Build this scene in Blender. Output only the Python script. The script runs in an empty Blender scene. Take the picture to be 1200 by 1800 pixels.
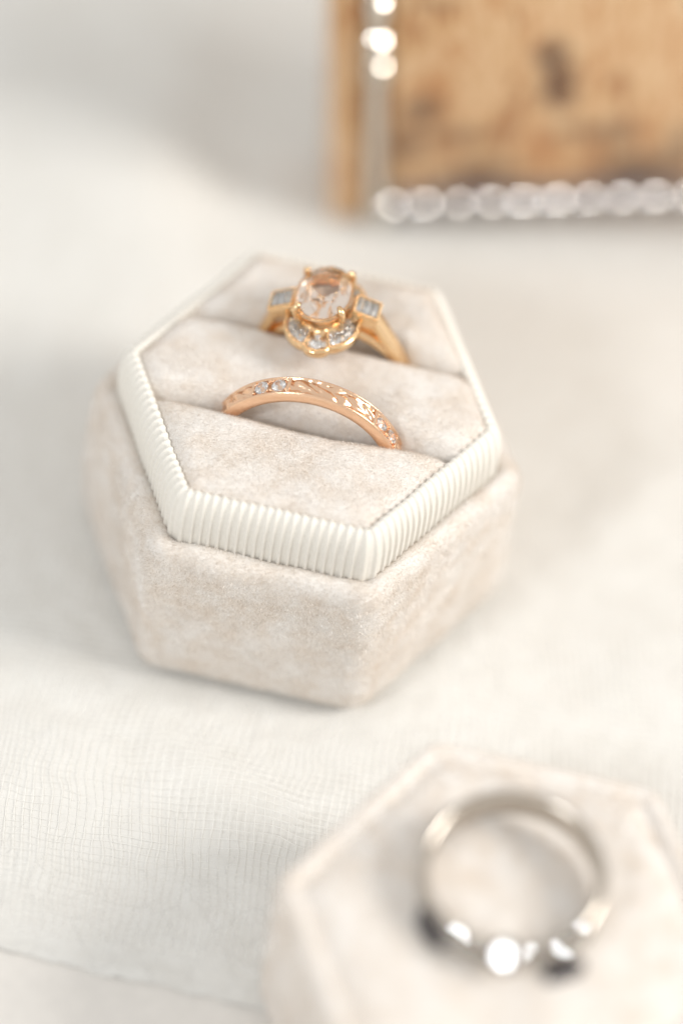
import bpy, bmesh, math, random
import numpy as np
from mathutils import Vector, Matrix

MM = 0.001                      # everything below is written in millimetres
rng = np.random.default_rng(7)
random.seed(7)
sc = bpy.context.scene
col = sc.collection
R = math.radians

# ------------------------------------------------------------------ camera, light, exposure
az, el, roll, tx, ty, dist = 0.07869, 0.8502, 0.15919, 5.93611, -10.75961, 401.03758
dirv = Vector((math.sin(az)*math.cos(el), -math.cos(az)*math.cos(el), math.sin(el)))
cam_pos = Vector((tx, ty, 20.0)) + dirv*dist
fwd = -dirv
rt = fwd.cross(Vector((0, 0, 1))).normalized()
up = rt.cross(fwd)
r2 = rt*math.cos(roll) + up*math.sin(roll)
u2 = -rt*math.sin(roll) + up*math.cos(roll)
cd = bpy.data.cameras.new('camera')
cam = bpy.data.objects.new('camera', cd)
col.objects.link(cam)
m = Matrix((r2, u2, dirv)).transposed().to_4x4()
m.translation = cam_pos*MM
cam.matrix_world = m
cd.sensor_fit = 'HORIZONTAL'
cd.sensor_width = 24
cd.lens = 135
cd.clip_start = 0.01
cd.clip_end = 50
cd.dof.use_dof = True
cd.dof.focus_distance = 0.3975
cd.dof.aperture_fstop = 4.4
cd.dof.aperture_blades = 0
sc.camera = cam

w = bpy.data.worlds.new('World')
sc.world = w
w.use_nodes = True
bg = w.node_tree.nodes['Background']
bg.inputs['Color'].default_value = (1.0, 0.982, 0.95, 1)
bg.inputs['Strength'].default_value = 0.72


def area(name, loc, target, size, size_y, power, color):
    ld = bpy.data.lights.new(name, 'AREA')
    ld.shape = 'RECTANGLE'
    ld.size = size*MM
    ld.size_y = size_y*MM
    ld.energy = power
    ld.color = color
    o = bpy.data.objects.new(name, ld)
    col.objects.link(o)
    o.location = Vector(loc)*MM
    o.rotation_euler = (Vector(target)-Vector(loc)).to_track_quat('-Z', 'Y').to_euler()
    return o


area('window_light', (585, -10, 470), (0, 0, 0), 240, 300, 4.2, (1.0, 0.965, 0.92))
area('second_window_light', (-330, -520, 520), (0, 0, 0), 125, 125, 1.8, (0.92, 0.96, 1.0))

sc.view_settings.view_transform = 'Standard'
sc.view_settings.look = 'None'
sc.view_settings.exposure = 0.04
sc.view_settings.gamma = 1
sc.view_settings.use_curve_mapping = False
sc.cycles.max_bounces = 16
sc.cycles.transmission_bounces = 14
sc.cycles.glossy_bounces = 6
sc.cycles.diffuse_bounces = 4
sc.cycles.transparent_max_bounces = 8
sc.cycles.sample_clamp_indirect = 8

# ------------------------------------------------------------------ helpers


def mesh_np(name, V, tris=None, quads=None, smooth=True, flat_tris=None, uv=None):
    """numpy arrays (mm) -> mesh; flat_tris are extra triangles shaded flat"""
    me = bpy.data.meshes.new(name)
    parts, flags = [], []
    if quads is not None and len(quads):
        parts.append(np.asarray(quads, np.int32)); flags.append(smooth)
    if tris is not None and len(tris):
        parts.append(np.asarray(tris, np.int32)); flags.append(smooth)
    if flat_tris is not None and len(flat_tris):
        parts.append(np.asarray(flat_tris, np.int32)); flags.append(False)
    V = np.asarray(V, np.float64)*MM
    me.vertices.add(len(V))
    me.vertices.foreach_set('co', V.astype(np.float32).ravel())
    loops = np.concatenate([p.ravel() for p in parts])
    sizes = np.concatenate([np.full(len(p), p.shape[1]) for p in parts])
    starts = np.concatenate([[0], np.cumsum(sizes)[:-1]]).astype(np.int32)
    sm = np.concatenate([np.full(len(p), f) for p, f in zip(parts, flags)])
    me.loops.add(len(loops))
    me.loops.foreach_set('vertex_index', loops.astype(np.int32))
    me.polygons.add(len(sizes))
    me.polygons.foreach_set('loop_start', starts)
    me.polygons.foreach_set('use_smooth', sm.astype(bool))
    if uv is not None:
        l = me.uv_layers.new(name='UVMap')
        l.data.foreach_set('uv', np.asarray(uv, np.float32)[loops].ravel())
    if flat_tris is not None and len(flat_tris):
        mi = np.zeros(len(sizes), np.int32)
        mi[len(sizes)-len(flat_tris):] = 1
        me.polygons.foreach_set('material_index', mi)
    me.update(calc_edges=True)
    return me


def ob(name, me, mat, parent=None, loc=(0, 0, 0), rot=(0, 0, 0)):
    o = bpy.data.objects.new(name, me)
    col.objects.link(o)
    if me is not None and mat is not None and not me.materials:
        me.materials.append(mat)
        if mat is VEL:
            me.materials.append(FIB)
    o.parent = parent
    o.location = Vector(loc)*MM
    o.rotation_euler = rot
    return o


def thing(name, label, cat, loc=(0, 0, 0), rot=(0, 0, 0), group=None):
    o = bpy.data.objects.new(name, None)
    col.objects.link(o)
    o.empty_display_size = 0.005
    o.location = Vector(loc)*MM
    o.rotation_euler = rot
    o['label'] = label
    o['category'] = cat
    if group:
        o['group'] = group
    return o


def tag(o, label, cat):
    o['label'] = label
    o['category'] = cat
    return o


def grid_quads(nu, nv, wrap_u=False, wrap_v=False):
    iu = np.arange(nu if wrap_u else nu-1)
    iv = np.arange(nv if wrap_v else nv-1)
    A, B = np.meshgrid(iu, iv, indexing='ij')
    A = A.ravel(); B = B.ravel()
    A1 = (A+1) % nu; B1 = (B+1) % nv
    return np.stack([A*nv+B, A1*nv+B, A1*nv+B1, A*nv+B1], 1)


def h3(ix, iy, iz, seed):
    n = (ix.astype(np.int64)*374761393 + iy.astype(np.int64)*668265263 + iz.astype(np.int64)*2147483647 + seed*144665) & 0x7fffffff
    n = ((n ^ (n >> 13))*1274126177) & 0x7fffffff
    n = ((n ^ (n >> 16))*668265263) & 0x7fffffff
    return ((n ^ (n >> 15)) & 0xffffff)/float(0xffffff)


def vn(x, y, z=0.0, seed=0):
    """value noise in -1..1"""
    x = np.asarray(x, float); y = np.asarray(y, float)+0*x; z = np.asarray(z, float)+0*x
    x0 = np.floor(x); y0 = np.floor(y); z0 = np.floor(z)
    fx, fy, fz = x-x0, y-y0, z-z0
    fx = fx*fx*(3-2*fx); fy = fy*fy*(3-2*fy); fz = fz*fz*(3-2*fz)
    r = 0
    for a in (0, 1):
        for b in (0, 1):
            for c in (0, 1):
                wgt = (fx if a else 1-fx)*(fy if b else 1-fy)*(fz if c else 1-fz)
                r = r + wgt*h3(x0+a, y0+b, z0+c, seed)
    return r*2-1


def sstep(a, b, x):
    t = np.clip((np.asarray(x, float)-a)/(b-a), 0, 1)
    return t*t*(3-2*t)


def tube(path, rad, n=8, closed=False):
    """round tube through points, radius per point -> V, quads"""
    P = np.asarray(path, float)
    N = len(P)
    rad = np.broadcast_to(np.asarray(rad, float), (N,))
    T = np.roll(P, -1, 0)-np.roll(P, 1, 0)
    if not closed:
        T[0] = P[1]-P[0]; T[-1] = P[-1]-P[-2]
    T /= np.linalg.norm(T, axis=1)[:, None]
    ref = np.array([0.13, 0.2, 0.97])
    if abs((T@ref)).max() > 0.95:
        ref = np.array([0.1, 0.98, 0.1])
    A = np.cross(T, ref); A /= np.linalg.norm(A, axis=1)[:, None]
    B = np.cross(T, A)
    a = np.arange(n)*2*math.pi/n
    V = P[:, None]+rad[:, None, None]*(np.cos(a)[None, :, None]*A[:, None]+np.sin(a)[None, :, None]*B[:, None])
    V = V.reshape(-1, 3)
    Q = grid_quads(N, n, closed, True)
    T3 = np.zeros((0, 3), int)
    if not closed:
        c0, c1 = len(V), len(V)+1
        V = np.vstack([V, P[0], P[-1]])
        k = np.arange(n)
        T3 = np.vstack([np.stack([np.full(n, c0), k, (k+1) % n], 1),
                        np.stack([np.full(n, c1), (N-1)*n+(k+1) % n, (N-1)*n+k], 1)])
    return V, Q, T3


def sphere(c, r, nu=8, nv=5):
    V = [(c[0], c[1], c[2]+r)]
    for j in range(1, nv):
        p = math.pi*j/nv
        for i in range(nu):
            t = 2*math.pi*i/nu
            V.append((c[0]+r*math.sin(p)*math.cos(t), c[1]+r*math.sin(p)*math.sin(t), c[2]+r*math.cos(p)))
    V.append((c[0], c[1], c[2]-r))
    T = []
    for i in range(nu):
        T.append((0, 1+i, 1+(i+1) % nu))
        b = 1+(nv-2)*nu
        T.append((len(V)-1, b+(i+1) % nu, b+i))
    for j in range(nv-2):
        for i in range(nu):
            a = 1+j*nu+i; b = 1+j*nu+(i+1) % nu
            T.append((a, a+nu, b+nu)); T.append((a, b+nu, b))
    return np.array(V), np.array(T)


class Join:
    def __init__(s):
        s.V = []; s.Q = []; s.T = []; s.n = 0

    def add(s, V, Q=None, T=None):
        V = np.asarray(V, float)
        s.V.append(V)
        if Q is not None and len(Q):
            s.Q.append(np.asarray(Q)+s.n)
        if T is not None and len(T):
            s.T.append(np.asarray(T)+s.n)
        s.n += len(V)
        return s

    def mesh(s, name, smooth=True):
        return mesh_np(name, np.vstack(s.V), np.vstack(s.T) if s.T else None, np.vstack(s.Q) if s.Q else None, smooth)


def hull_mesh(name, pts):
    bm = bmesh.new()
    for p in pts:
        bm.verts.new(Vector(p)*MM*1000)      # hull at metre scale, then shrink
    bmesh.ops.convex_hull(bm, input=bm.verts)
    bmesh.ops.dissolve_limit(bm, angle_limit=R(0.6), verts=bm.verts, edges=bm.edges)
    bmesh.ops.recalc_face_normals(bm, faces=bm.faces)
    for v in bm.verts:
        v.co *= MM
    me = bpy.data.meshes.new(name)
    bm.to_mesh(me)
    bm.free()
    return me


def bevel_box(name, x0, x1, y0, y1, z0, z1, bev=0.15, seg=2, taper=0.0):
    bm = bmesh.new()
    vs = []
    for z, t in ((z0, taper), (z1, 0)):
        for x, y in ((x0+t, y0+t), (x1-t, y0+t), (x1-t, y1-t), (x0+t, y1-t)):
            vs.append(bm.verts.new((x, y, z)))
    for f in ((3, 2, 1, 0), (4, 5, 6, 7), (0, 1, 5, 4), (1, 2, 6, 5), (2, 3, 7, 6), (3, 0, 4, 7)):
        bm.faces.new([vs[i] for i in f])
    bmesh.ops.bevel(bm, geom=bm.edges, offset=bev, segments=seg, profile=0.6, affect='EDGES')
    for f in bm.faces:
        f.smooth = True
    for v in bm.verts:
        v.co *= MM
    me = bpy.data.meshes.new(name)
    bm.to_mesh(me)
    bm.free()
    return me


# rounded hexagon, corners at 0, 60, ... degrees; same point count whatever the offset
KY = 1.05


def hexring(a, rc, ne, nc):
    pts, nr = [], []
    for k in range(6):
        ph = R(30+60*k)
        n = np.array([math.cos(ph), math.sin(ph)])
        ca = (a-rc)/math.cos(R(30))
        c0 = ca*np.array([math.cos(ph-R(30)), math.sin(ph-R(30))])+rc*n
        c1 = ca*np.array([math.cos(ph+R(30)), math.sin(ph+R(30))])+rc*n
        for i in range(ne):
            pts.append(c0+(c1-c0)*i/ne); nr.append(n)
        cc = ca*np.array([math.cos(ph+R(30)), math.sin(ph+R(30))])
        for i in range(nc):
            t = ph+R(60)*i/nc
            nn = np.array([math.cos(t), math.sin(t)])
            pts.append(cc+rc*nn); nr.append(nn)
    return np.array(pts)*[1, KY], np.array(nr)


def hexloft(a, rc, prof, ne, nc, disp=None):
    """prof: list of (inset, z). returns V (path x profile), quads"""
    rows = []
    for j, (o, z) in enumerate(prof):
        p, n = hexring(a-o, max(rc-o, 0.35), ne, nc)
        rows.append(np.column_stack([p, np.full(len(p), z)]))
        if disp is not None:
            d = disp(j, len(p))
            rows[-1][:, :2] += n*d[:, None]
    V = np.stack(rows, 1)
    nu, nv = V.shape[:2]
    return V.reshape(-1, 3), grid_quads(nu, nv, True, False), nu, nv


def smooth_prof(pts, n):
    P = np.array(pts, float)
    d = np.concatenate([[0], np.cumsum(np.linalg.norm(np.diff(P, axis=0), axis=1))])
    t = np.linspace(0, d[-1], n)
    out = np.column_stack([np.interp(t, d, P[:, 0]), np.interp(t, d, P[:, 1])])
    for _ in range(3):
        out[1:-1] = (out[:-2]+2*out[1:-1]+out[2:])/4
    return out


def pile(V, quads, dens, length, width, nap, keep=None, seed=3, jitter=0.55):
    """short velvet fibres over a quad surface: V mm, returns extra verts and triangles"""
    g = np.random.default_rng(seed)
    V = np.asarray(V, float)
    T = np.vstack([quads[:, [0, 1, 2]], quads[:, [0, 2, 3]]])
    A, B, C = V[T[:, 0]], V[T[:, 1]], V[T[:, 2]]
    cr = np.cross(B-A, C-A)
    ar = np.linalg.norm(cr, axis=1)/2
    nrm = cr/np.maximum(2*ar, 1e-12)[:, None]
    cen = (A+B+C)/3
    wgt = ar.copy()
    if keep is not None:
        wgt *= keep(cen, nrm)
    tot = wgt.sum()
    n = int(tot*dens)
    idx = g.choice(len(T), n, p=wgt/tot)
    a, b = g.random(n), g.random(n)
    f = a+b > 1
    a[f], b[f] = 1-a[f], 1-b[f]
    P = A[idx]+(B[idx]-A[idx])*a[:, None]+(C[idx]-A[idx])*b[:, None]
    N = nrm[idx]
    # nap: the way the pile lies, wandering in patches
    x, y, z = P.T
    s = 0.16
    d0 = np.stack([vn(x*s, y*s, z*s, 1), vn(x*s, y*s, z*s, 2), vn(x*s, y*s, z*s, 3)], 1)
    s = 0.55
    d1 = np.stack([vn(x*s, y*s, z*s, 4), vn(x*s, y*s, z*s, 5), vn(x*s, y*s, z*s, 6)], 1)
    D = np.array(nap)[None]+1.3*d0+0.7*d1+jitter*g.normal(size=(n, 3))
    D -= (D*N).sum(1)[:, None]*N
    D /= np.maximum(np.linalg.norm(D, axis=1), 1e-6)[:, None]
    lay = np.clip(0.62+0.30*vn(x*.3, y*.3, z*.3, 8)+0.16*g.normal(size=n), 0.1, 1.15)[:, None]
    dr = N*np.cos(lay)+D*np.sin(lay)
    side = np.cross(dr, g.normal(size=(n, 3)))
    side /= np.linalg.norm(side, axis=1)[:, None]
    L = length*(0.6+0.7*g.random(n))[:, None]
    W = width*(0.6+0.5*g.random(n)+0.6*(g.random(n) > 0.93))[:, None]
    base = P-N*0.04
    V2 = np.stack([base-side*W/2, base+side*W/2, base+dr*L], 1).reshape(-1, 3)
    T2 = np.arange(3*n).reshape(-1, 3)
    return V2, T2


# ------------------------------------------------------------------ materials
class NT:
    def __init__(s, name):
        s.m = bpy.data.materials.new(name)
        s.m.use_nodes = True
        s.t = s.m.node_tree
        s.p = s.t.nodes['Principled BSDF']

    def n(s, typ, **kw):
        nd = s.t.nodes.new(typ)
        for k, v in kw.items():
            if k in nd.inputs:
                nd.inputs[k].default_value = v
            else:
                setattr(nd, k, v)
        return nd

    def l(s, a, b):
        s.t.links.new(a, b)

    def coord(s, scale=1000.0, which='Object', vec=None):
        tc = s.n('ShaderNodeTexCoord')
        mp = s.n('ShaderNodeMapping')
        sc3 = vec or (scale,)*3
        mp.inputs['Scale'].default_value = sc3
        s.l(tc.outputs[which], mp.inputs['Vector'])
        return mp.outputs['Vector']

    def ramp(s, fac, stops):
        r = s.n('ShaderNodeValToRGB')
        e = r.color_ramp.elements
        while len(e) < len(stops):
            e.new(0.5)
        for i, (p, c) in enumerate(stops):
            e[i].position = p
            e[i].color = (*c, 1) if len(c) == 3 else c
        s.l(fac, r.inputs['Fac'])
        return r.outputs['Color']

    def set(s, **kw):
        for k, v in kw.items():
            k = k.replace('_', ' ')
            s.p.inputs[k].default_value = (*v, 1) if isinstance(v, tuple) and len(v) == 3 else v
        return s


def noise(nt, vec, scale, detail=3, rough=0.55, dist=0.0):
    n = nt.n('ShaderNodeTexNoise')
    n.inputs['Scale'].default_value = scale
    n.inputs['Detail'].default_value = detail
    n.inputs['Roughness'].default_value = rough
    n.inputs['Distortion'].default_value = dist
    nt.l(vec, n.inputs['Vector'])
    return n.outputs['Fac']


def bump(nt, h, dist_mm, strength=1.0, prev=None):
    b = nt.n('ShaderNodeBump')
    b.inputs['Strength'].default_value = strength
    b.inputs['Distance'].default_value = dist_mm*MM
    nt.l(h, b.inputs['Height'])
    if prev is not None:
        nt.l(prev, b.inputs['Normal'])
    return b.outputs['Normal']


def mat_velvet(name, fibre):
    k = NT(name)
    v = k.coord()
    c = k.ramp(noise(k, v, 0.35, 4), [(0.30, (0.795, 0.73, 0.66)), (0.62, (0.86, 0.83, 0.795))])
    fine = k.ramp(noise(k, v, 7.0, 1), [(0.3, (0.90, 0.88, 0.86)), (0.7, (1, 1, 1))])
    mx = k.n('ShaderNodeMix', data_type='RGBA', blend_type='MULTIPLY')
    mx.inputs[0].default_value = 1.0
    k.l(c, mx.inputs[6]); k.l(fine, mx.inputs[7])
    k.l(mx.outputs[2], k.p.inputs['Base Color'])
    if fibre:
        k.set(Roughness=0.28, Specular_IOR_Level=1.0, Metallic=0.28, Sheen_Weight=0.4, Sheen_Roughness=0.3, Sheen_Tint=(0.97, 0.98, 1.0))
        tr = k.n('ShaderNodeBsdfTranslucent')
        k.l(mx.outputs[2], tr.inputs['Color'])
        ms = k.n('ShaderNodeMixShader')
        ms.inputs[0].default_value = 0.30
        k.l(k.p.outputs[0], ms.inputs[1]); k.l(tr.outputs[0], ms.inputs[2])
        k.l(ms.outputs[0], k.t.nodes['Material Output'].inputs['Surface'])
    else:
        k.set(Roughness=0.9, Specular_IOR_Level=0.1, Sheen_Weight=0.5, Sheen_Roughness=0.4)
    return k.m


def mat_ribbon():
    k = NT('ivory_grosgrain')
    v = k.coord(which='UV', vec=(1, 1, 1))
    w1 = k.n('ShaderNodeTexWave', wave_type='BANDS', bands_direction='Y')
    w1.inputs['Scale'].default_value = 2.2
    w1.inputs['Distortion'].default_value = 0.6
    w1.inputs['Detail'].default_value = 1
    k.l(v, w1.inputs['Vector'])
    k.l(bump(k, w1.outputs['Fac'], 0.032, 0.7), k.p.inputs['Normal'])
    c = k.ramp(noise(k, v, 3.0, 3), [(0.3, (0.80, 0.765, 0.695)), (0.7, (0.84, 0.81, 0.75))])
    k.l(c, k.p.inputs['Base Color'])
    k.set(Roughness=0.38, Specular_IOR_Level=0.6, Sheen_Weight=0.25, Sheen_Roughness=0.4)
    return k.m


def mat_gold(name, colr, rough, bdist=0.012, bscale=2.5):
    k = NT(name)
    v = k.coord()
    k.l(bump(k, noise(k, v, bscale, 5, 0.6), bdist, 1.0), k.p.inputs['Normal'])
    rr = k.n('ShaderNodeMapRange')
    rr.inputs['To Min'].default_value = rough*0.7
    rr.inputs['To Max'].default_value = rough*1.4
    k.l(noise(k, v, 1.3, 3), rr.inputs['Value'])
    k.l(rr.outputs[0], k.p.inputs['Roughness'])
    k.set(Base_Color=colr, Metallic=1.0)
    return k.m


def mat_gem(name, colr, ior):
    k = NT(name)
    k.set(Base_Color=colr, Transmission_Weight=1.0, Roughness=0.0, IOR=ior)
    return k.m


def mat_leather():
    k = NT('white_crinkled_leather')
    v = k.coord()
    n1 = noise(k, v, 0.25, 2)
    mixv = k.n('ShaderNodeMix', data_type='VECTOR')
    mixv.inputs[0].default_value = 0.12
    nn = k.n('ShaderNodeTexNoise'); nn.inputs['Scale'].default_value = 0.5; nn.inputs['Detail'].default_value = 3
    k.l(v, nn.inputs['Vector'])
    add = k.n('ShaderNodeVectorMath', operation='MULTIPLY_ADD')
    k.l(nn.outputs['Color'], add.inputs[0])
    add.inputs[1].default_value = (2.2, 2.2, 0)
    k.l(v, add.inputs[2])
    hs = []
    for sc_, wd in ((0.23, 0.030), (0.55, 0.05)):
        vo = k.n('ShaderNodeTexVoronoi', feature='DISTANCE_TO_EDGE')
        vo.inputs['Scale'].default_value = sc_
        k.l(add.outputs[0], vo.inputs['Vector'])
        mr = k.n('ShaderNodeMapRange')
        mr.inputs['From Max'].default_value = wd
        mr.inputs['To Min'].default_value = 1.0
        mr.inputs['To Max'].default_value = 0.0
        k.l(vo.outputs['Distance'], mr.inputs['Value'])
        hs.append(mr.outputs[0])
    sx = k.n('ShaderNodeSeparateXYZ'); k.l(v, sx.inputs[0])
    mk = k.n('ShaderNodeMapRange')
    for nm_, vv in (('From Min', -38), ('From Max', -50), ('To Min', 0.0), ('To Max', 1.0)):
        mk.inputs[nm_].default_value = vv
    k.l(sx.outputs['Y'], mk.inputs['Value'])
    hh_ = []
    for h in hs:
        m_ = k.n('ShaderNodeMath', operation='MULTIPLY')
        k.l(h, m_.inputs[0]); k.l(mk.outputs[0], m_.inputs[1]); hh_.append(m_.outputs[0])
    nrm = bump(k, hh_[1], 0.05, 0.5)
    nrm = bump(k, hh_[0], 0.08, 0.6, nrm)
    nrm = bump(k, noise(k, v, 2.2, 4), 0.05, 0.5, nrm)
    k.l(nrm, k.p.inputs['Normal'])
    c = k.ramp(n1, [(0.3, (0.69, 0.675, 0.64)), (0.7, (0.73, 0.72, 0.69))])
    k.l(c, k.p.inputs['Base Color'])
    k.set(Roughness=0.6, Specular_IOR_Level=0.3)
    return k.m


def mat_plain(name, colr, rough, nscale=0.5, nd=0.05, var=0.06, metallic=0.0):
    k = NT(name)
    v = k.coord()
    f = noise(k, v, nscale, 4)
    c0 = tuple(max(0, x*(1-var)) for x in colr)
    c1 = tuple(min(1, x*(1+var)) for x in colr)
    k.l(k.ramp(f, [(0.3, c0), (0.7, c1)]), k.p.inputs['Base Color'])
    k.l(bump(k, noise(k, v, nscale*5, 4), nd, 0.6), k.p.inputs['Normal'])
    k.set(Roughness=rough, Metallic=metallic)
    return k.m


def mat_burl(name, knots):
    k = NT(name)
    v = k.coord()
    mp = k.n('ShaderNodeMapping'); mp.inputs['Scale'].default_value = (0.30, 0.30, 0.09)
    k.l(v, mp.inputs['Vector'])
    f = noise(k, mp.outputs[0], 1.0, 4, 0.6, 0.8)
    c = k.ramp(f, [(0.30, (0.42, 0.18, 0.07)), (0.42, (0.54, 0.29, 0.13)), (0.52, (0.70, 0.48, 0.28)), (0.60, (0.58, 0.34, 0.16)), (0.68, (0.34, 0.15, 0.065))])
    last = c
    if knots:
        f2 = noise(k, v, 0.5, 3, 0.6, 0.5)
        for (x, z, rx, rz, amt) in knots:
            mp2 = k.n('ShaderNodeMapping', vector_type='TEXTURE')
            mp2.inputs['Location'].default_value = (x, 0, z)
            mp2.inputs['Scale'].default_value = (rx, 1000, rz)
            k.l(v, mp2.inputs['Vector'])
            ln = k.n('ShaderNodeVectorMath', operation='LENGTH')
            k.l(mp2.outputs[0], ln.inputs[0])
            mm_ = k.n('ShaderNodeMath', operation='MULTIPLY_ADD')
            k.l(f2, mm_.inputs[0]); mm_.inputs[1].default_value = 1.5
            k.l(ln.outputs['Value'], mm_.inputs[2])
            mr = k.n('ShaderNodeMapRange')
            mr.inputs['From Min'].default_value = 1.15
            mr.inputs['From Max'].default_value = 2.0
            mr.inputs['To Min'].default_value = amt
            mr.inputs['To Max'].default_value = 0.0
            k.l(mm_.outputs[0], mr.inputs['Value'])
            mx = k.n('ShaderNodeMix', data_type='RGBA')
            k.l(mr.outputs[0], mx.inputs[0])
            k.l(last, mx.inputs[6])
            mx.inputs[7].default_value = (0.085, 0.045, 0.03, 1)
            last = mx.outputs[2]
    k.l(last, k.p.inputs['Base Color'])
    k.l(bump(k, noise(k, v, 1.5, 3), 0.03, 0.5), k.p.inputs['Normal'])
    k.set(Roughness=0.28)
    return k.m


def mat_tulle():
    k = NT('ivory_tulle_thread')
    tr = k.n('ShaderNodeBsdfTranslucent')
    tr.inputs['Color'].default_value = (0.94, 0.93, 0.90, 1)
    mx = k.n('ShaderNodeMixShader')
    mx.inputs[0].default_value = 0.5
    k.set(Base_Color=(0.95, 0.94, 0.92), Roughness=0.4)
    out = k.t.nodes['Material Output']
    k.l(k.p.outputs[0], mx.inputs[1]); k.l(tr.outputs[0], mx.inputs[2])
    k.l(mx.outputs[0], out.inputs['Surface'])
    return k.m


VEL = mat_velvet('champagne_velvet', False)
FIB = mat_velvet('champagne_pile', True)
RIB = mat_ribbon()
YG = mat_gold('yellow_rose_gold', (0.94, 0.67, 0.39), 0.15)
RG = mat_gold('rose_gold', (0.94, 0.64, 0.44), 0.17, 0.02, 3.5)
SIL = mat_gold('white_gold', (0.60, 0.55, 0.49), 0.16)
CHR = mat_gold('polished_silver_trim', (0.72, 0.68, 0.61), 0.08)
BRI = mat_gold('bright_white_gold', (0.90, 0.89, 0.88), 0.22, 0.05, 6.0)
BEA = mat_gold('silver_bead', (0.56, 0.545, 0.53), 0.04, 0.0)
PEACH = mat_gem('peach_gemstone', (1.0, 0.87, 0.77), 1.76)
DIA = mat_gem('clear_diamond', (1, 1, 1), 2.2)
LEA = mat_leather()
CLOTH = mat_plain('cream_cotton', (0.72, 0.69, 0.65), 0.8, 0.6, 0.06, 0.03)
WOOD = mat_burl('orange_wood', None)
BURL = mat_burl('burl_veneer', [(5.5, 17.5, 2.6, 2.4, .75), (9, 13, 5.5, 1.6, .6), (20, 26, 2.3, 2.2, .85), (21, 19, 2.6, 2.2, .7), (23, 13.5, 3, 1.3, .6),
                                (37, 33, 2.5, 1.5, .6), (31, 7.3, 7, 2.2, .95), (12, 7.3, 6, 1.8, .85), (21, 22, 2.2, 3.5, .8), (28, 13, 3.5, 2.5, .6), (3.5, 12, 2.0, 3.5, .6), (36, 11, 3, 3.5, .55), (6, 34, 4, 1.0, .4)])
TUL = mat_tulle()
DARK_REFL = mat_plain('dark_reflection', (0.02, 0.018, 0.025), 0.25)  # near-black colour standing in for dark reflections on the white gold
DARK = mat_plain('dark_walnut', (0.22, 0.18, 0.17), 0.4)

# ------------------------------------------------------------------ the surface


def ground_h(x, y):
    """height of the leather sheet (mm)"""
    x = np.asarray(x, float); y = np.asarray(y, float)
    dip = -2.6*sstep(-34, -70, y)*sstep(14, -12, x)
    fold = 0.9*vn(x*.045+3, y*.045, 0, 11)+0.35*vn(x*.12, y*.12, 0, 12)
    back = 3.2*np.exp(-(((x+28)*.86+(y-62)*.5)/15)**2)*sstep(24, 56, y)*sstep(6, -14, x)
    back = back+2.4*np.exp(-(((x+46)*.86+(y-60)*.5)/12)**2)*sstep(25, 50, y)
    calm = 1.0
    for cx, cy, r in ((0, 0, 25), (31.2, -54.5, 25), (18, 62, 34)):
        calm = calm*sstep(r, r+16, np.hypot(x-cx, y-cy))
    return calm*(fold+back)+dip-0.35


def tulle_h(x, y):
    x = np.asarray(x, float); y = np.asarray(y, float)
    b = 0.10+0.14*vn(x*.16+7, y*.16, 0, 21)+0.05*vn(x*.5, y*.5, 0, 22)
    ridge = 1.5*np.exp(-(((x-2)*.42+(y+34)*.9)/3.2)**2)*sstep(-18, -4, x)*sstep(26, 8, x)
    calm = 1.0
    for cx, cy, r in ((0, 0, 23.5), (31.2, -54.5, 23.5)):
        calm = calm*sstep(r, r+9, np.hypot(x-cx, y-cy))
    return ground_h(x, y)+0.015+calm*(np.maximum(b, 0)+ridge)


# leather edge line (bottom left of the photograph)
EDGE_A = np.array([-17.4, -58.4]); EDGE_B = np.array([8.8, -59.6])


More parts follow.
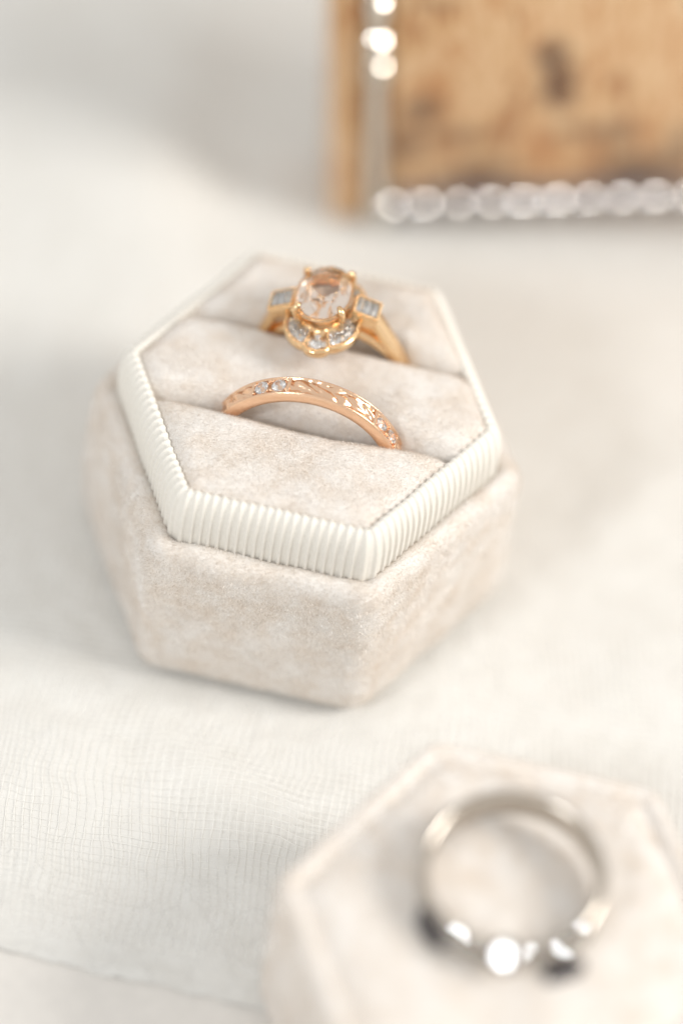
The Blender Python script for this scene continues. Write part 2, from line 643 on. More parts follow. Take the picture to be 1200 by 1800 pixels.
def build_surface():
    nx, ny = 170, 190
    X, Y = np.meshgrid(np.linspace(-260, 260, nx), np.linspace(-220, 300, ny), indexing='ij')
    Z = ground_h(X, Y)-0.42
    Z = Z+0.10*vn(X*.09, Y*.05, 0, 31)
    me = mesh_np('tablecloth', np.stack([X, Y, Z], -1).reshape(-1, 3), quads=grid_quads(nx, ny))
    o = ob('tablecloth', me, CLOTH)
    o['kind'] = 'structure'
    # leather sheet: rows run away from the irregular front edge
    nu, nv = 300, 330
    d = (EDGE_B-EDGE_A)/np.linalg.norm(EDGE_B-EDGE_A)
    nrm = np.array([-d[1], d[0]])
    u = np.linspace(-90, 110, nu)
    t = np.linspace(0, 1, nv)**1.3*190
    U, T = np.meshgrid(u, t, indexing='ij')
    rag = 0.3*vn(U*.25, 0*U, 0, 41)+0.15*vn(U*.9, 0*U, 0, 42)+0.14*vn(U*2.4, 0*U, 0, 43)
    T2 = T+rag*sstep(8, 0, T)
    X = EDGE_A[0]+d[0]*U+nrm[0]*T2
    Y = EDGE_A[1]+d[1]*U+nrm[1]*T2
    Z = ground_h(X, Y)+0.10*vn(X*.8, Y*.8, 0, 44)
    V = np.stack([X, Y, Z], -1).reshape(-1, 3)
    Q = grid_quads(nu, nv)
    # turned-down front edge
    E = V.reshape(nu, nv, 3)[:, 0].copy()
    E2 = E.copy(); E2[:, 2] -= 0.3; E2[:, :2] += nrm*0.25
    s = len(V)
    V = np.vstack([V, E2])
    i = np.arange(nu-1)
    Q = np.vstack([Q, np.stack([s+i, s+i+1, (i+1)*nv, i*nv], 1)])
    o = ob('leather_sheet', mesh_np('leather_sheet', V, quads=Q), LEA)
    tag(o, 'white crinkled leather sheet under the netting with a ragged edge at bottom left', 'leather sheet')
    # tulle: real threads, square mesh
    J_V = []; J_Q = []; n = 0
    pitch = 0.88
    ang = R(5)

    def warp(a, b):
        x = a*math.cos(ang)-b*math.sin(ang); y = a*math.sin(ang)+b*math.cos(ang)
        dx = 1.5*vn(x*.06, y*.06, 0, 51)+0.30*vn(x*.33, y*.33, 0, 52)+0.05*vn(x*1.7, y*1.7, 0, 55)
        dy = 1.5*vn(x*.06, y*.06, 0, 53)+0.30*vn(x*.33, y*.33, 0, 54)+0.05*vn(x*1.7, y*1.7, 0, 56)
        return x+dx, y+dy
    step = 0.6
    for fam in (0, 1):
        lines = np.arange(-44, 64, pitch) if fam == 0 else np.arange(-55, 96, pitch)
        par = np.arange(-55, 96, step) if fam == 0 else np.arange(-44, 64, step)
        for L in lines:
            a, b = (np.full_like(par, L), par) if fam == 0 else (par, np.full_like(par, L))
            x, y = warp(a, b)
            z = tulle_h(x, y)+0.03*(-1)**fam
            P = np.stack([x, y, z], -1)
            T = np.gradient(P, axis=0)
            S = np.cross(T, [0, 0, 1.0]); S /= np.linalg.norm(S, axis=1)[:, None]
            wd = 0.040
            rows = np.stack([P-S*wd, P+[0, 0, 0.035], P+S*wd], 1)
            J_V.append(rows.reshape(-1, 3))
            J_Q.append(grid_quads(len(P), 3)+n)
            n += len(P)*3
    o = ob('tulle_netting', mesh_np('tulle_netting', np.vstack(J_V), quads=np.vstack(J_Q)), TUL)
    tag(o, 'sheer ivory tulle netting spread over the white leather beneath the boxes', 'netting')


# ------------------------------------------------------------------ ring boxes
AP_LIP = 21.0*math.cos(R(30))
AP_BASE = 23.8*math.cos(R(30))
hexn = [np.array([math.cos(R(30+60*k)), math.sin(R(30+60*k))]) for k in range(6)]


def hexsdf(x, y, a):
    return np.max([n[0]*x+n[1]*y/KY for n in hexn], axis=0)-a


def build_ring_box():
    t = thing('ring_box', 'open champagne velvet hexagonal ring box with ivory ribbed band holding two gold rings', 'ring box', group='velvet ring boxes')
    # outer velvet body
    prof = smooth_prof([(3.2, 0.05), (1.5, 0.12), (0.5, 0.85), (0.0, 2.4), (-0.12, 8), (-0.05, 14), (0.0, 17.0), (0.22, 18.6), (0.75, 19.7),
                        (1.45, 20.05), (2.0, 20.0), (2.4, 19.75), (2.8, 19.2)], 60)

    V, Q, nu, nv = hexloft(AP_BASE, 3.2, prof, 46, 16)
    W = V.reshape(nu, nv, 3)
    nz = 0.22*vn(V[:, 0]*.22, V[:, 1]*.22, V[:, 2]*.22, 61)+0.08*vn(V[:, 0]*.8, V[:, 1]*.8, V[:, 2]*.8, 62)
    r = np.linalg.norm(V[:, :2], axis=1)[:, None]
    V[:, :2] += V[:, :2]/r*nz[:, None]*sstep(20.0, 18.8, V[:, 2])[:, None]*0.9
    V[:, 2] += 0.25*vn(V[:, 0]*.3, V[:, 1]*.3, 0, 63)*sstep(15, 19, V[:, 2])

    def keep(c, n):
        vis = np.where((n @ np.array(dirv)) > -0.35, 1.0, 0.06)
        return vis*np.where(c[:, 2] > 17.2, 1.25, 1.0)
    V2, T2 = pile(V, Q, 125, 0.29, 0.040, (-0.3, -0.1, -1.0), keep, 5, 0.4)
    me = mesh_np('outer_shell', np.vstack([V, V2]), quads=Q, flat_tris=T2+len(V))
    ob('outer_shell', me, VEL, t)
    # hidden bottom board
    p, _ = hexring(AP_BASE-2.6, 0.8, 4, 4)
    Vb = np.vstack([[0, 0, 0.06], np.column_stack([p, np.full(len(p), .06)])])
    k = np.arange(len(p))
    ob('bottom_board', mesh_np('bottom_board', Vb, tris=np.stack([np.zeros(len(p), int), 1+k, 1+(k+1) % len(p)], 1)), VEL, t)

    # ribbed grosgrain lip
    per = 12
    ne, nc = 19*per, 2*per
    rp = smooth_prof([(0.35, 18.2), (0.0, 19.3), (0.0, 22.6), (0.12, 23.8), (0.38, 24.8), (0.8, 25.55), (1.25, 25.95), (1.65, 26.0), (1.88, 25.7), (2.0, 25.0), (2.05, 23.4)], 40)
    tot = 6*(ne+nc)
    idx = np.arange(tot)
    ph = idx/per
    wob = 0.14*vn(ph*.37, 0*ph, 0, 71)

    def rib(j, n):
        s = np.abs(np.sin(math.pi*(ph+wob)))
        prof_ = sstep(0.66, 0.98, s)+0.10*s
        return (0.25*prof_-0.12)*(1.0 if rp[j][0] < 1.2 else 0.0)
    V, Q, nu, nv = hexloft(AP_LIP, 2.7, rp, ne, nc, rib)
    G = V.reshape(nu, nv, 3)
    for j in range(nv):
        s = np.abs(np.sin(math.pi*(ph+wob)))
        s = sstep(0.66, 0.98, s)+0.10*s
        k = sstep(0.2, 1.5, rp[j][0]) if rp[j][1] > 24 else 0.0
        k = float(k)*float(sstep(23.0, 25.2, rp[j][1]))
        G[:, j, 2] += (0.22*s-0.11)*k + 0.16*vn(G[:, j, 0]*.25, G[:, j, 1]*.25, 0, 72)*float(sstep(22, 26, rp[j][1]))
    V[:, 2] += 0.03*np.maximum(V[:, 1], 0)*sstep(20, 24, V[:, 2])
    arc = np.concatenate([[0], np.cumsum(np.linalg.norm(np.diff(rp, axis=0), axis=1))])
    uv = np.stack(np.broadcast_arrays((ph*1.0)[:, None], arc[None]), -1).reshape(-1, 2)
    # wave texture works on uv*scale: keep v in thread widths
    uv = uv*np.array([1.0, 0.8])
    ob('ribbon_band', mesh_np('ribbon_band', V, quads=Q, uv=uv), RIB, t)

    # slotted cushion
    nx, ny = 190, 190
    X, Y = np.meshgrid(np.linspace(-19.5, 19.5, nx), np.linspace(-18, 18, ny), indexing='ij')
    V, Q = cushion(X, Y)
    V2, T2 = pile(V, Q, 190, 0.27, 0.036, (-0.6, -0.9, 0.0), lambda c, n: np.where(hexsdf(c[:, 0], c[:, 1], AP_LIP-1.3) < 0, 1.0, 0.0), 6, 0.4)
    ob('cushion', mesh_np('cushion', np.vstack([V, V2]), quads=Q, flat_tris=T2+len(V)), VEL, t)
    return t


SLOTS = ((-5.2, 0.9, 8.3), (6.8, 1.2, 7.0))


def cushion_z(X, Y):
    d = -hexsdf(X, Y, AP_LIP-1.52)
    z = 26.05+0.55*sstep(0, 8, d)+0.55*sstep(-2, 12, Y)+0.35*sstep(2, 14, X)*sstep(-12, -4, Y)
    z = z+0.18*vn(X*.18, Y*.18, 0, 81)+0.07*vn(X*.6, Y*.6, 0, 82)
    e = 1-np.clip(d/2.6, 0, 1)
    z = z-1.35*e**3.0
    z = np.where(d < 0, 23.3+d*1.5, z)+0.03*np.maximum(Y, 0)
    for ys, xc, hw in SLOTS:
        yy = ys+0.35*vn(X*.10+ys, 0*X, 0, 83)
        op = np.exp(-((X-xc)/(hw+1.6))**6)
        dy = Y-yy
        wf = 2.3+0.1*op
        wb = 2.9+0.6*op
        D = 2.4+3.6*op
        q = np.where(dy < 0, np.clip(-dy/wf, 0, 1), np.clip(dy/wb, 0, 1))
        z = z-D*(1-q)**(3.0-0.5*op)*sstep(-0.5, 1.2, d)
        # the roll in front of a slot stands a touch higher
        z = z+0.30*np.exp(-((dy+2.4)/1.8)**2)*sstep(0, 3, d)
    return z


def cushion(X, Y):
    Z = cushion_z(X, Y)
    V = np.stack([X, Y, Z], -1).reshape(-1, 3)
    Q = grid_quads(*X.shape)
    s = hexsdf(V[:, 0], V[:, 1], AP_LIP-1.1)
    Q = Q[(s[Q] < 0).all(1)]
    used = np.unique(Q)
    mp = -np.ones(len(V), int); mp[used] = np.arange(len(used))
    return V[used], mp[Q]


def build_lid():
    t = thing('ring_box', 'blurred velvet hexagonal box in the foreground with a white gold ring lying on top', 'ring box', (32.2, -57.9, 0), (0, 0, R(0.5)), group='velvet ring boxes')
    H = 20.0
    a = 23.3*math.cos(R(30))
    prof = smooth_prof([(2.6, 0.05), (0.9, 0.1), (0.2, 0.6), (0.0, 2.0), (0, H-3.2), (0.15, H-1.5), (0.5, H-.4), (1.1, H), (1.75, H-.35), (2.15, H-1.2), (2.4, H-1.3), (3.0, H-.5), (4.2, H-.05), (7, H+.15), (12, H+.3), (17, H+.3), (19.4, H+.3)], 90)
    V, Q, nu, nv = hexloft(a, 2.6, prof, 30, 12)
    V[:, 2] += 0.2*vn(V[:, 0]*.2, V[:, 1]*.2, 0, 91)*sstep(10, 19, V[:, 2])
    c = len(V)
    G = np.arange(len(V)).reshape(nu, nv)[:, -1]
    V = np.vstack([V, [0, 0, H+.3]])
    T = np.stack([np.full(nu, c), G, np.roll(G, -1)], 1)
    V2, T2 = pile(V, Q, 30, 0.42, 0.075, (-0.4, -0.6, -0.4), lambda c_, n: np.where((n @ np.array(dirv)) > -0.3, 1.0, 0.05), 9)
    ob('velvet_shell', mesh_np('velvet_shell', np.vstack([V, V2]), quads=Q, tris=T, flat_tris=T2+len(V)), VEL, t)
    return t


# ------------------------------------------------------------------ gems
def brilliant_pts(rx, ry, hc, hp, table=0.56, g=0.03):
    P = []
    for i in range(8):
        t = R(45*i)
        P.append((table*rx*math.cos(t), table*ry*math.sin(t), hc))
        t2 = R(45*i+22.5)
        P.append((0.815*rx*math.cos(t2), 0.815*ry*math.sin(t2), hc*0.56))
        P.append((0.50*rx*math.cos(t2), 0.50*ry*math.sin(t2), -hp*0.585))
    for j in range(16):
        t = R(22.5*j)
        P.append((rx*math.cos(t), ry*math.sin(t), g*rx)); P.append((rx*math.cos(t), ry*math.sin(t), -g*rx))
    P.append((0, 0, -hp))
    return P


def baguette_pts(lx, ly, hc, hp):
    P = []
    for sx in (-1, 1):
        for sy in (-1, 1):
            P.append((sx*lx*.62, sy*ly*.80, hc))
            P.append((sx*lx, sy*ly, 0.0)); P.append((sx*lx, sy*ly, -.05))
            P.append((sx*lx*.55, sy*ly*.8, -hp*.6))
    P += [(0, ly*.6, -hp), (0, -ly*.6, -hp)]
    return P


SMALL = {}


def diamond(parent, loc, rad, normal=None, name='diamond', rot=None, roll=0.0):
    key = round(rad, 2)
    if key not in SMALL:
        SMALL[key] = hull_mesh('diamond', brilliant_pts(rad, rad, rad*.30, rad*.86))
        SMALL[key].materials.append(DIA)
    if rot is None:
        q = Vector(normal).to_track_quat('Z', 'Y')
        e = (q.to_matrix() @ Matrix.Rotation(roll, 3, 'Z')).to_euler()
    else:
        e = rot
    return ob(name, SMALL[key], None, parent, loc, e)


def ring_sweep(prof, nth, th0=0.0, th1=2*math.pi, disp=None):
    """closed profile of (y, r) swept round the y axis; angle 0 is +z, growing to +x"""
    P = np.array(prof, float)
    closed = abs(th1-th0-2*math.pi) < 1e-6
    th = np.linspace(th0, th1, nth, endpoint=not closed)
    TH, _ = np.meshgrid(th, P[:, 0], indexing='ij')
    Yp = np.broadcast_to(P[:, 0], TH.shape).copy()
    Rr = np.broadcast_to(P[:, 1], TH.shape).copy()
    if disp is not None:
        Rr = Rr+disp(TH, Yp, Rr)
    V = np.stack([Rr*np.sin(TH), Yp, Rr*np.cos(TH)], -1).reshape(-1, 3)
    return V, grid_quads(nth, len(P), closed, True)


# ------------------------------------------------------------------ wedding band
def build_band():
    RO = 10.35
    t = thing('wedding_band', 'engraved rose gold wedding band with small diamonds standing in the front velvet slot', 'wedding band', (0.85, -5.25, 21.5-RO), (0, 0, R(0)))
    c = RO     # local height of the ring's centre
    hw, th = 1.22, 1.45
    ys = np.linspace(-hw+.26, hw-.26, 19)
    prof = [(-hw, RO-.12), (-hw+.06, RO-.03), (-hw+.14, RO), (-hw+.21, RO-.03)]
    prof += [(y, RO-.26) for y in ys]
    prof += [(hw-.21, RO-.03), (hw-.14, RO), (hw-.06, RO-.03), (hw, RO-.12)]
    prof += [(hw, RO-th*.5), (hw, RO-th+.12), (hw-.12, RO-th), (hw*.5, RO-th-.03), (0, RO-th-.04), (-hw*.5, RO-th-.03), (-hw+.12, RO-th), (-hw, RO-th+.12), (-hw, RO-th*.5)]
    dia_sections = [(-39, -16), (40, 63), (-118, -95), (119, 142)]

    def disp(TH, Y, Rr):
        deg = np.degrees((TH+math.pi) % (2*math.pi)-math.pi)
        floor_ = (np.abs(Y) < hw-.25) & (Rr > RO-.4)
        ind = np.zeros_like(deg)
        for a, b in dia_sections:
            ind = np.maximum(ind, ((deg > a+.8) & (deg < b-.8)).astype(float))
        s = deg*math.pi/180*RO
        e = np.abs(np.sin(s*1.55+1.2*np.sin(Y*2.4)))*np.abs(np.cos(Y*2.1+0.8*np.sin(s*.9)))
        e = 0.36*np.maximum(e, 0.12)**0.9+0.05*vn(s*1.9, Y*2.2, 0, 101)-0.08
        return np.where(floor_, np.where(ind > 0, -0.42, e-0.03), 0.0)
    V, Q = ring_sweep(prof, 900, disp=disp)
    V[:, 2] += c
    ob('band', mesh_np('band', V, quads=Q), RG, t)
    # transverse bars closing each diamond section
    for a in sorted({x for s in dia_sections[:2] for x in s}):
        me = bevel_box('divider', -.2, .2, -hw+.2, hw-.2, -.5, .0, .07)
        th_ = R(a)
        ob('divider', me, RG, t, (math.sin(th_)*(RO-.02), 0, c+math.cos(th_)*(RO-.02)), (0, th_, 0))
    bead = Join(); Vs, Ts = sphere((0, 0, 0), .15, 8, 6); bead.add(Vs, None, Ts)
    bme = bead.mesh('bead_prong'); bme.materials.append(RG)
    for a in (-33.2, -22.0, 46.0, 57.2):
        th_ = R(a)
        diamond(t, (math.sin(th_)*(RO-.12), 0, c+math.cos(th_)*(RO-.10)), .80, rot=(0, th_, R(11)))
        for da in (-4.6, 4.6):
            for yy in (-.62, .62):
                th2 = R(a+da)
                ob('bead_prong', bme, None, t, (math.sin(th2)*(RO-.10), yy, c+math.cos(th2)*(RO-.10)))
    return t


# ------------------------------------------------------------------ engagement ring
def build_engagement():
    RS = 9.2
    lean = R(-8.5)
    HZ = 12.5                                  # girdle height above the shank's centre
    head = Vector((-0.85, 6.6, 33.45))
    ctr = head-Vector((math.sin(lean), 0, math.cos(lean)))*HZ
    base = ctr-Vector((math.sin(lean), 0, math.cos(lean)))*RS
    t = thing('engagement_ring', 'yellow gold engagement ring with oval peach gemstone in a diamond halo in the rear slot', 'engagement ring', base, (0, lean, 0))
    c = RS
    # shank
    prof = [(0.95*math.cos(a)*(1 if abs(math.cos(a)) < .9 else 1), RS-.72+.72*math.sin(a)*(1 if math.sin(a) > 0 else .9)) for a in np.linspace(0, 2*math.pi, 20, endpoint=False)]
    V, Q = ring_sweep(prof, 180)
    V[:, 2] += c
    ob('shank', mesh_np('shank', V, quads=Q), YG, t)
    # cathedral shoulders: flat tapered bars from the shank up to the side plates
    for s in (-1, 1):
        path = np.array([(s*8.35, 0, c+1.2), (s*8.05, 0, c+3.4), (s*7.25, 0, c+5.6), (s*6.2, 0, c+7.9), (s*5.3, 0, c+9.9)])
        tt = np.linspace(0, 1, 24)
        px = np.interp(tt*4, range(5), path[:, 0]); pz = np.interp(tt*4, range(5), path[:, 2])
        for _ in range(3):
            px[1:-1] = (px[:-2]+2*px[1:-1]+px[2:])/4; pz[1:-1] = (pz[:-2]+2*pz[1:-1]+pz[2:])/4
        P = np.stack([px, 0*px, pz], 1)
        T = np.gradient(P, axis=0); T /= np.linalg.norm(T, axis=1)[:, None]
        Nn = np.cross(T, [0, 1, 0])
        hy = np.linspace(1.0, 1.25, 24); hr = np.linspace(.62, .5, 24)
        ring = []
        for a in np.linspace(0, 2*math.pi, 16, endpoint=False):
            ca, sa = math.cos(a), math.sin(a)
            ca = math.copysign(abs(ca)**.6, ca); sa = math.copysign(abs(sa)**.6, sa)
            ring.append(P+np.array([0, 1, 0])*(hy*ca)[:, None]+Nn*(hr*sa)[:, None])
        V = np.stack(ring, 1).reshape(-1, 3)
        ob('shoulder', mesh_np('shoulder', V, quads=grid_quads(24, 16, False, True)), YG, t)
    # side plates with baguettes
    for s in (-1, 1):
        tilt = R(22)*s
        pc = Vector((s*4.6, 0, c+HZ-1.25))
        M = Matrix.Rotation(tilt, 3, 'Y')
        pl = ob('baguette_plate', bevel_box('baguette_plate', -1.55, 1.55, -1.4, 1.4, -1.7, -.32, .12, 2, .25), YG, t, pc, (0, tilt, 0))
        # rim of the plate
        J = Join()
        for (x0, x1, y0, y1) in ((-1.45, 1.45, -1.34, -1.12), (-1.45, 1.45, 1.12, 1.34), (-1.45, -1.22, -1.12, 1.12), (1.22, 1.45, -1.12, 1.12)):
            V = np.array([(x, y, z) for z in (-.36, .02) for x, y in ((x0, y0), (x1, y0), (x1, y1), (x0, y1))])
            J.add(V, np.array([(3, 2, 1, 0), (4, 5, 6, 7), (0, 1, 5, 4), (1, 2, 6, 5), (2, 3, 7, 6), (3, 0, 4, 7)]))
        ob('rim', J.mesh('rim', False), YG, pl)
        ob('reflector_bed', bevel_box('reflector_bed', -1.24, 1.24, -1.14, 1.14, -.45, -.24, .03, 1), BRI, pl)  # added reflector slab that brightens the baguettes from below
        # milgrain beads on the rim
        J = Join()
        for i in range(13):
            x = -1.33+2.66*i/12
            for y in (-1.2, 1.2):
                Vs, Ts = sphere((x, y, .03), .15, 6, 4); J.add(Vs, None, Ts)
        for i in range(1, 10):
            y = -1.2+2.4*i/10
            for x in (-1.33, 1.33):
                Vs, Ts = sphere((x, y, .03), .15, 6, 4); J.add(Vs, None, Ts)
        b = ob('milgrain', J.mesh('milgrain'), YG, pl); b['kind'] = 'stuff'
        for x in (-.78, .0, .78):
            if 'bag' not in SMALL:
                SMALL['bag'] = hull_mesh('baguette_diamond', baguette_pts(.36, 1.08, .16, .30)); SMALL['bag'].materials.append(DIA)
            ob('baguette_diamond', SMALL['bag'], None, pl, (x, 0, .0))
        # small side wall details under the plate
    # halo
    hz = c+HZ-2.25

    def outline(a):
        """a in degrees, -90 is towards the camera"""
        ar = R(a)
        e = 1/math.sqrt((math.cos(ar)/4.15)**2+(math.sin(ar)/5.45)**2)
        f = min(abs(((a+90+180) % 360)-180), abs(((a-90+180) % 360)-180))   # degrees from the nearer pole
        if f < 15:
            e += 0.62*math.sqrt(max(0, 1-(f/15.5)**2))
        elif f < 68:
            u = (f-41.5)/26.5
            e += 0.42*math.sqrt(max(0, 1-u*u))
        return e
    A = np.arange(0, 360, 2.0)
    o_ = np.array([outline(a) for a in A])
    rows = []
    for fr, z in ((.52, .25), (.56, .30), (.60, .0), (.62, -.62), (.84, -.80), (.885, -.25), (.905, -.02), (.93, .03), (.97, .0), (1.0, -.10), (1.0, -.4), (.975, -1.0), (.92, -1.2), (.6, -1.2), (.52, -1.0)):
        r_ = o_*fr
        drop = -0.42*(fr-.55)/.45
        rows.append(np.stack([r_*np.cos(np.radians(A)), r_*np.sin(np.radians(A)), np.full(len(A), hz+z+drop)], 1))
    V = np.stack(rows, 1).reshape(-1, 3)
    ha = ob('halo_plate', mesh_np('halo_plate', V, quads=grid_quads(len(A), len(rows), True, True)), YG, t)
    rows = []
    for fr, z in ((.60, -.30), (.72, -.42), (.885, -.40), (.885, -.7), (.60, -.7)):
        r_ = o_*fr
        rows.append(np.stack([r_*np.cos(np.radians(A)), r_*np.sin(np.radians(A)), np.full(len(A), hz+z-.42*(fr-.55)/.45)], 1))
    ob('pave_bed', mesh_np('pave_bed', np.stack(rows, 1).reshape(-1, 3), quads=grid_quads(len(A), len(rows), True, True)), BRI, ha)
    # milgrain along the halo outline and dividers
    J = Join()
    cur = None
    for a in np.arange(0, 360, .5):
        r_ = outline(a)*.95
        p = np.array([r_*math.cos(R(a)), r_*math.sin(R(a)), hz-.34])
        if cur is None or np.linalg.norm(p-cur) > .235:
            Vs, Ts = sphere(p, .15, 6, 4); J.add(Vs, None, Ts); cur = p
    for a0 in (-90, 90):
        for s in (-1, 1):
            for q in np.arange(.62, .93, .05):
                a = a0+s*(15.5)
                r_ = outline(a)*q
                Vs, Ts = sphere((r_*math.cos(R(a)), r_*math.sin(R(a)), hz-.05-.42*(q-.55)/.45+.05), .13, 6, 4); J.add(Vs, None, Ts)
    b = ob('milgrain', J.mesh('milgrain'), YG, ha); b['kind'] = 'stuff'
    # divider walls
    for a0 in (-90, 90):
        for s in (-1, 1):
            a = R(a0+s*15.5)
            r0, r1 = outline(a0+s*15.5)*.6, outline(a0+s*15.5)*.93
            me = bevel_box('divider', r0, r1, -.07, .07, -.75, -.15, .03, 1)
            ob('divider', me, YG, ha, (0, 0, hz), (0, R(3), a))
    for a0 in (-90, 90):
        def put(da, q, rad):
            a = a0+da
            r_ = outline(a)*q
            z = hz-.10-.42*(q-.55)/.45
            n = Vector((math.cos(R(a))*.18, math.sin(R(a))*.18, 1))
            diamond(ha, (r_*math.cos(R(a)), r_*math.sin(R(a)), z), rad, n, roll=a*.37)
        put(0, .80, .66); put(0, .635, .30)
        put(7.5, .90, .26); put(-7.5, .90, .26)
        for s in (-1, 1):
            put(s*25, .82, .50); put(s*36.5, .83, .50); put(s*49, .82, .48); put(s*61, .80, .42)
            put(s*25, .655, .42); put(s*38, .66, .42); put(s*52, .665, .42); put(s*66, .67, .38)
            put(s*20, .74, .22); put(s*31, .745, .24); put(s*43, .75, .24); put(s*56, .745, .24)
    # gallery and seat under the big stone
    tt = np.linspace(0, 2*math.pi, 60, endpoint=False)
    for nm, rx, ry, z, rr in (('seat', 2.68, 3.62, HZ-.40, .20),):
        V, Q, _ = tube(np.stack([rx*np.cos(tt), ry*np.sin(tt), np.full(60, c+z)], 1), rr, 10, True)
        ob(nm, mesh_np(nm, V, quads=Q), YG, t)
    # basket wall
    rows = []
    for f_, z in ((.50, HZ-2.9), (.56, HZ-2.2), (.62, HZ-1.6), (.66, HZ-1.55), (.62, HZ-2.3), (.58, HZ-3.2)):
        rows.append(np.stack([2.95*f_*np.cos(tt), 3.9*f_*np.sin(tt), np.full(60, c+z)], 1))
    ob('basket', mesh_np('basket', np.stack(rows, 1).reshape(-1, 3), quads=grid_quads(60, 6, True, True)), YG, t)
    st = hull_mesh('gemstone', brilliant_pts(3.15, 4.25, 1.0, 2.35, .55, .02))
    ob('gemstone', st, PEACH, t, (0, 0, c+HZ))
    for sx in (-1, 1):
        for sy in (-1, 1):
            ux, uy = sx*2.28/3.05, sy*2.72/3.98
            def at(f_, z):
                return (ux*3.05*f_, uy*3.98*f_, c+HZ+z)
            pts = [at(.80, -3.0), at(.93, -1.9), at(1.06, -.8), at(1.10, .0), at(1.08, .42), at(1.0, .70), at(.90, .82)]
            V, Q, T3 = tube(pts, [.36, .35, .35, .37, .38, .33, .20], 10)
            J = Join().add(V, Q, T3)
            ob('prong', J.mesh('prong'), YG, t)
    return t


# ------------------------------------------------------------------ white-gold ring on the lid
def build_white_ring():
    t = thing('diamond_ring', 'blurred white gold ring with round diamonds lying on the foreground velvet lid', 'diamond ring', (31.3, -54.0, 20.45), (R(9), R(-2), 0))
    RO, hh, th = 9.1, 4.2, 1.0
    ts = np.linspace(0, 2*math.pi, 96, endpoint=False)
    pr = [(RO-.25, 0), (RO-.02, .35), (RO, hh*.5), (RO-.02, hh-.35), (RO-.25, hh), (RO-th+.3, hh), (RO-th, hh-.4), (RO-th-.1, hh*.5), (RO-th, .4), (RO-th+.3, 0)]
    rows = [np.stack([r_*np.cos(ts), r_*np.sin(ts), np.full(96, z)], 1) for r_, z in pr]
    ob('band', mesh_np('band', np.stack(rows, 1).reshape(-1, 3), quads=grid_quads(96, len(pr), True, True)), SIL, t)
    here = Vector((31.3, -63, 24))
    hv = ((Vector((-330, -520, 520))-here).normalized()+(cam_pos-here).normalized()).normalized()      # tables that catch the front window
    def off(deg, ax):
        return Matrix.Rotation(R(deg), 3, ax) @ hv
    for a, rd, hn in ((-116, 1.0, off(2.6, 'X')), (-101, 1.0, None), (-85, 1.5, hv), (-65, .8, off(3.3, 'Y')), (-46, 1.05, off(-2.5, 'X')), (-34, .75, off(3.4, 'X'))):
        r_ = RO-.1
        p = (r_*math.cos(R(a)), r_*math.sin(R(a)), hh*.97)
        n = hn if hn is not None else Vector((math.cos(R(a)), math.sin(R(a)), .9)).normalized()
        n = t.rotation_euler.to_matrix().transposed() @ n
        cup = Join()
        u = np.linspace(0, 2*math.pi, 20, endpoint=False)
        q = n.to_track_quat('Z', 'Y').to_matrix()
        rws = []
        for rr, z in ((rd*.35, -1.5), (rd*.7, -1.0), (rd*1.05, -.1), (rd*1.05, .08), (rd*.93, .05), (rd*.5, -.9)):
            L = np.stack([rr*np.cos(u), rr*np.sin(u), np.full(20, z)], 1)
            rws.append(L@np.array(q).T+np.array(p))
        s_ = ob('setting', mesh_np('setting', np.stack(rws, 1).reshape(-1, 3), quads=grid_quads(20, 6, True, True)), SIL, t)
        diamond(s_, p, rd*.95, n)
    for a, z in ((-134, hh*.60), (-51, .9)):  # added dark pieces imitating reflections on the outer wall, not gems
        o = ob('dark_reflection_piece', hull_mesh('dark_reflection_piece', brilliant_pts(2.3, 2.0, .5, .8)), DARK_REFL, t, ((RO+(.2 if a < -90 else 1.5))*math.cos(R(a)), (RO+(.2 if a < -90 else 1.5))*math.sin(R(a)), z))
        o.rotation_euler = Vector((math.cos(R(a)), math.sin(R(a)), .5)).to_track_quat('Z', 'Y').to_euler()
    return t


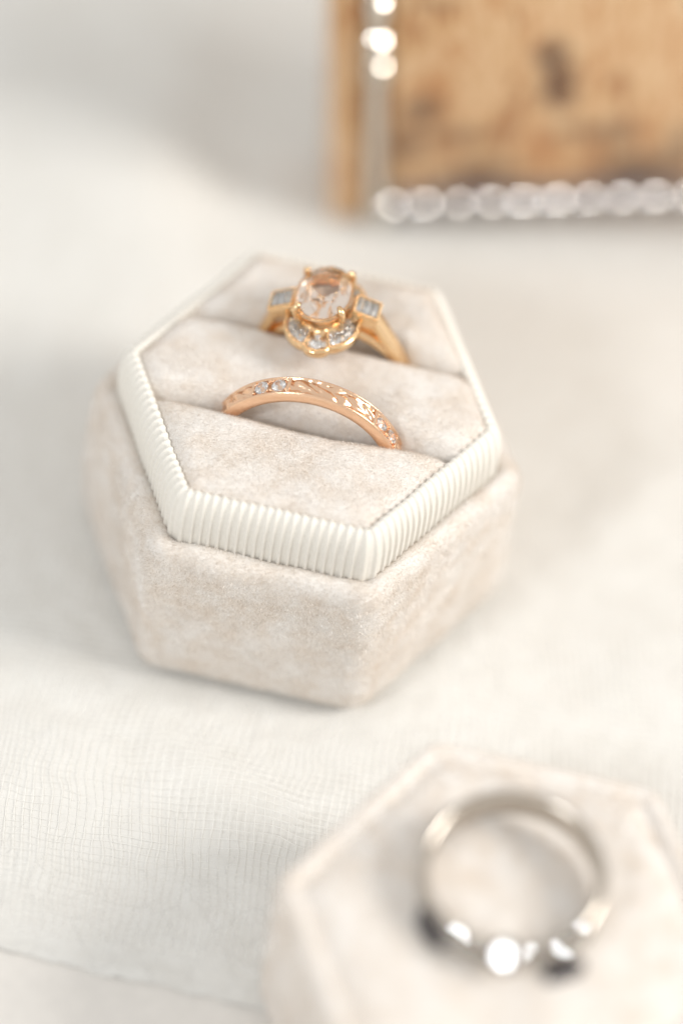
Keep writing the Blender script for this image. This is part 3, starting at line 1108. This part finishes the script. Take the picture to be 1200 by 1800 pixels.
# ------------------------------------------------------------------ burl box behind
def build_burl_box():
    th, ph = R(14), R(6)
    u = Vector((math.cos(th)*math.cos(ph), math.sin(th)*math.cos(ph), math.sin(ph)))
    v = Vector((-math.cos(th)*math.sin(ph), -math.sin(th)*math.sin(ph), math.cos(ph)))
    n = v.cross(u)
    Mr = Matrix((u, n, v)).transposed()
    t = thing('jewelry_box', 'blurred burl wood box with silver corner rod and row of silver beads at foot', 'jewelry box', (-0.6, 52.6, 0.6), Mr.to_euler())
    ob('carcass', bevel_box('carcass', -5.3, 66, 1.2, 12, 0, 62, .5), WOOD, t)
    ob('wood_stile', bevel_box('wood_stile', -5.3, -1.7, 0.2, 1.3, 0.3, 62, .3), WOOD, t)
    ob('burl_panel', bevel_box('burl_panel', 1.9, 66, 0.0, 1.3, 5.2, 62, .25), BURL, t)
    J = Join()
    zz = np.linspace(0.1, 62, 160)
    V, Q, T3 = tube(np.array([(0, -.2, z) for z in zz]), 1.05+0*zz, 20)
    ob('corner_rod', J.add(V, Q, T3).mesh('corner_rod'), CHR, t)
    ob('foot_rail', bevel_box('foot_rail', 1.9, 66, .1, 1.3, .3, 5.1, .3), DARK, t)
    here = Vector((18, 58, 3))
    f1 = Mr.transposed() @ ((Vector((585, -10, 470))-here).normalized()+(cam_pos-here).normalized()).normalized()
    f2 = Mr.transposed() @ ((Vector((-330, -520, 520))-here).normalized()+(cam_pos-here).normalized()).normalized()

    def faceted(name, rx, rz, cuts):
        P, _ = sphere((0, 0, 0), 1.0, 18, 12)
        P = P*[rx, rx, rz]
        for nf, c_ in cuts:
            nf = np.array(nf)
            sup = (P@nf).max()
            d = P@nf-sup*c_
            P = P-np.outer(np.maximum(d, 0), nf)
        me = hull_mesh(name, P)
        return me
    bme = faceted('bead', 1.40, 1.40, ((f1, .962), (f2, .975)))
    bme.materials.append(BEA)
    for i in range(17):
        ob('bead', bme, None, t, (1.6+3.9*i, -1.0, 3.3), (R(random.uniform(-1.5, 1.5)), R(random.uniform(-1.5, 1.5)), R(random.uniform(-2, 2)))).scale = (random.uniform(.9, 1.06),)*3
    fme = faceted('rod_glint_facet', 1.5, 2.6, ((f1, .88), (f2, .93)))  # added faceted lumps, cut to throw lamp highlights where the rod gleams
    fme.materials.append(CHR)
    for z in (24.5, 28.2, 34.0, 37.7):
        ob('rod_glint_facet', fme, None, t, (0, -.5, z))
    return t


build_surface()
build_ring_box()
build_lid()
build_band()
build_engagement()
build_white_ring()
build_burl_box()
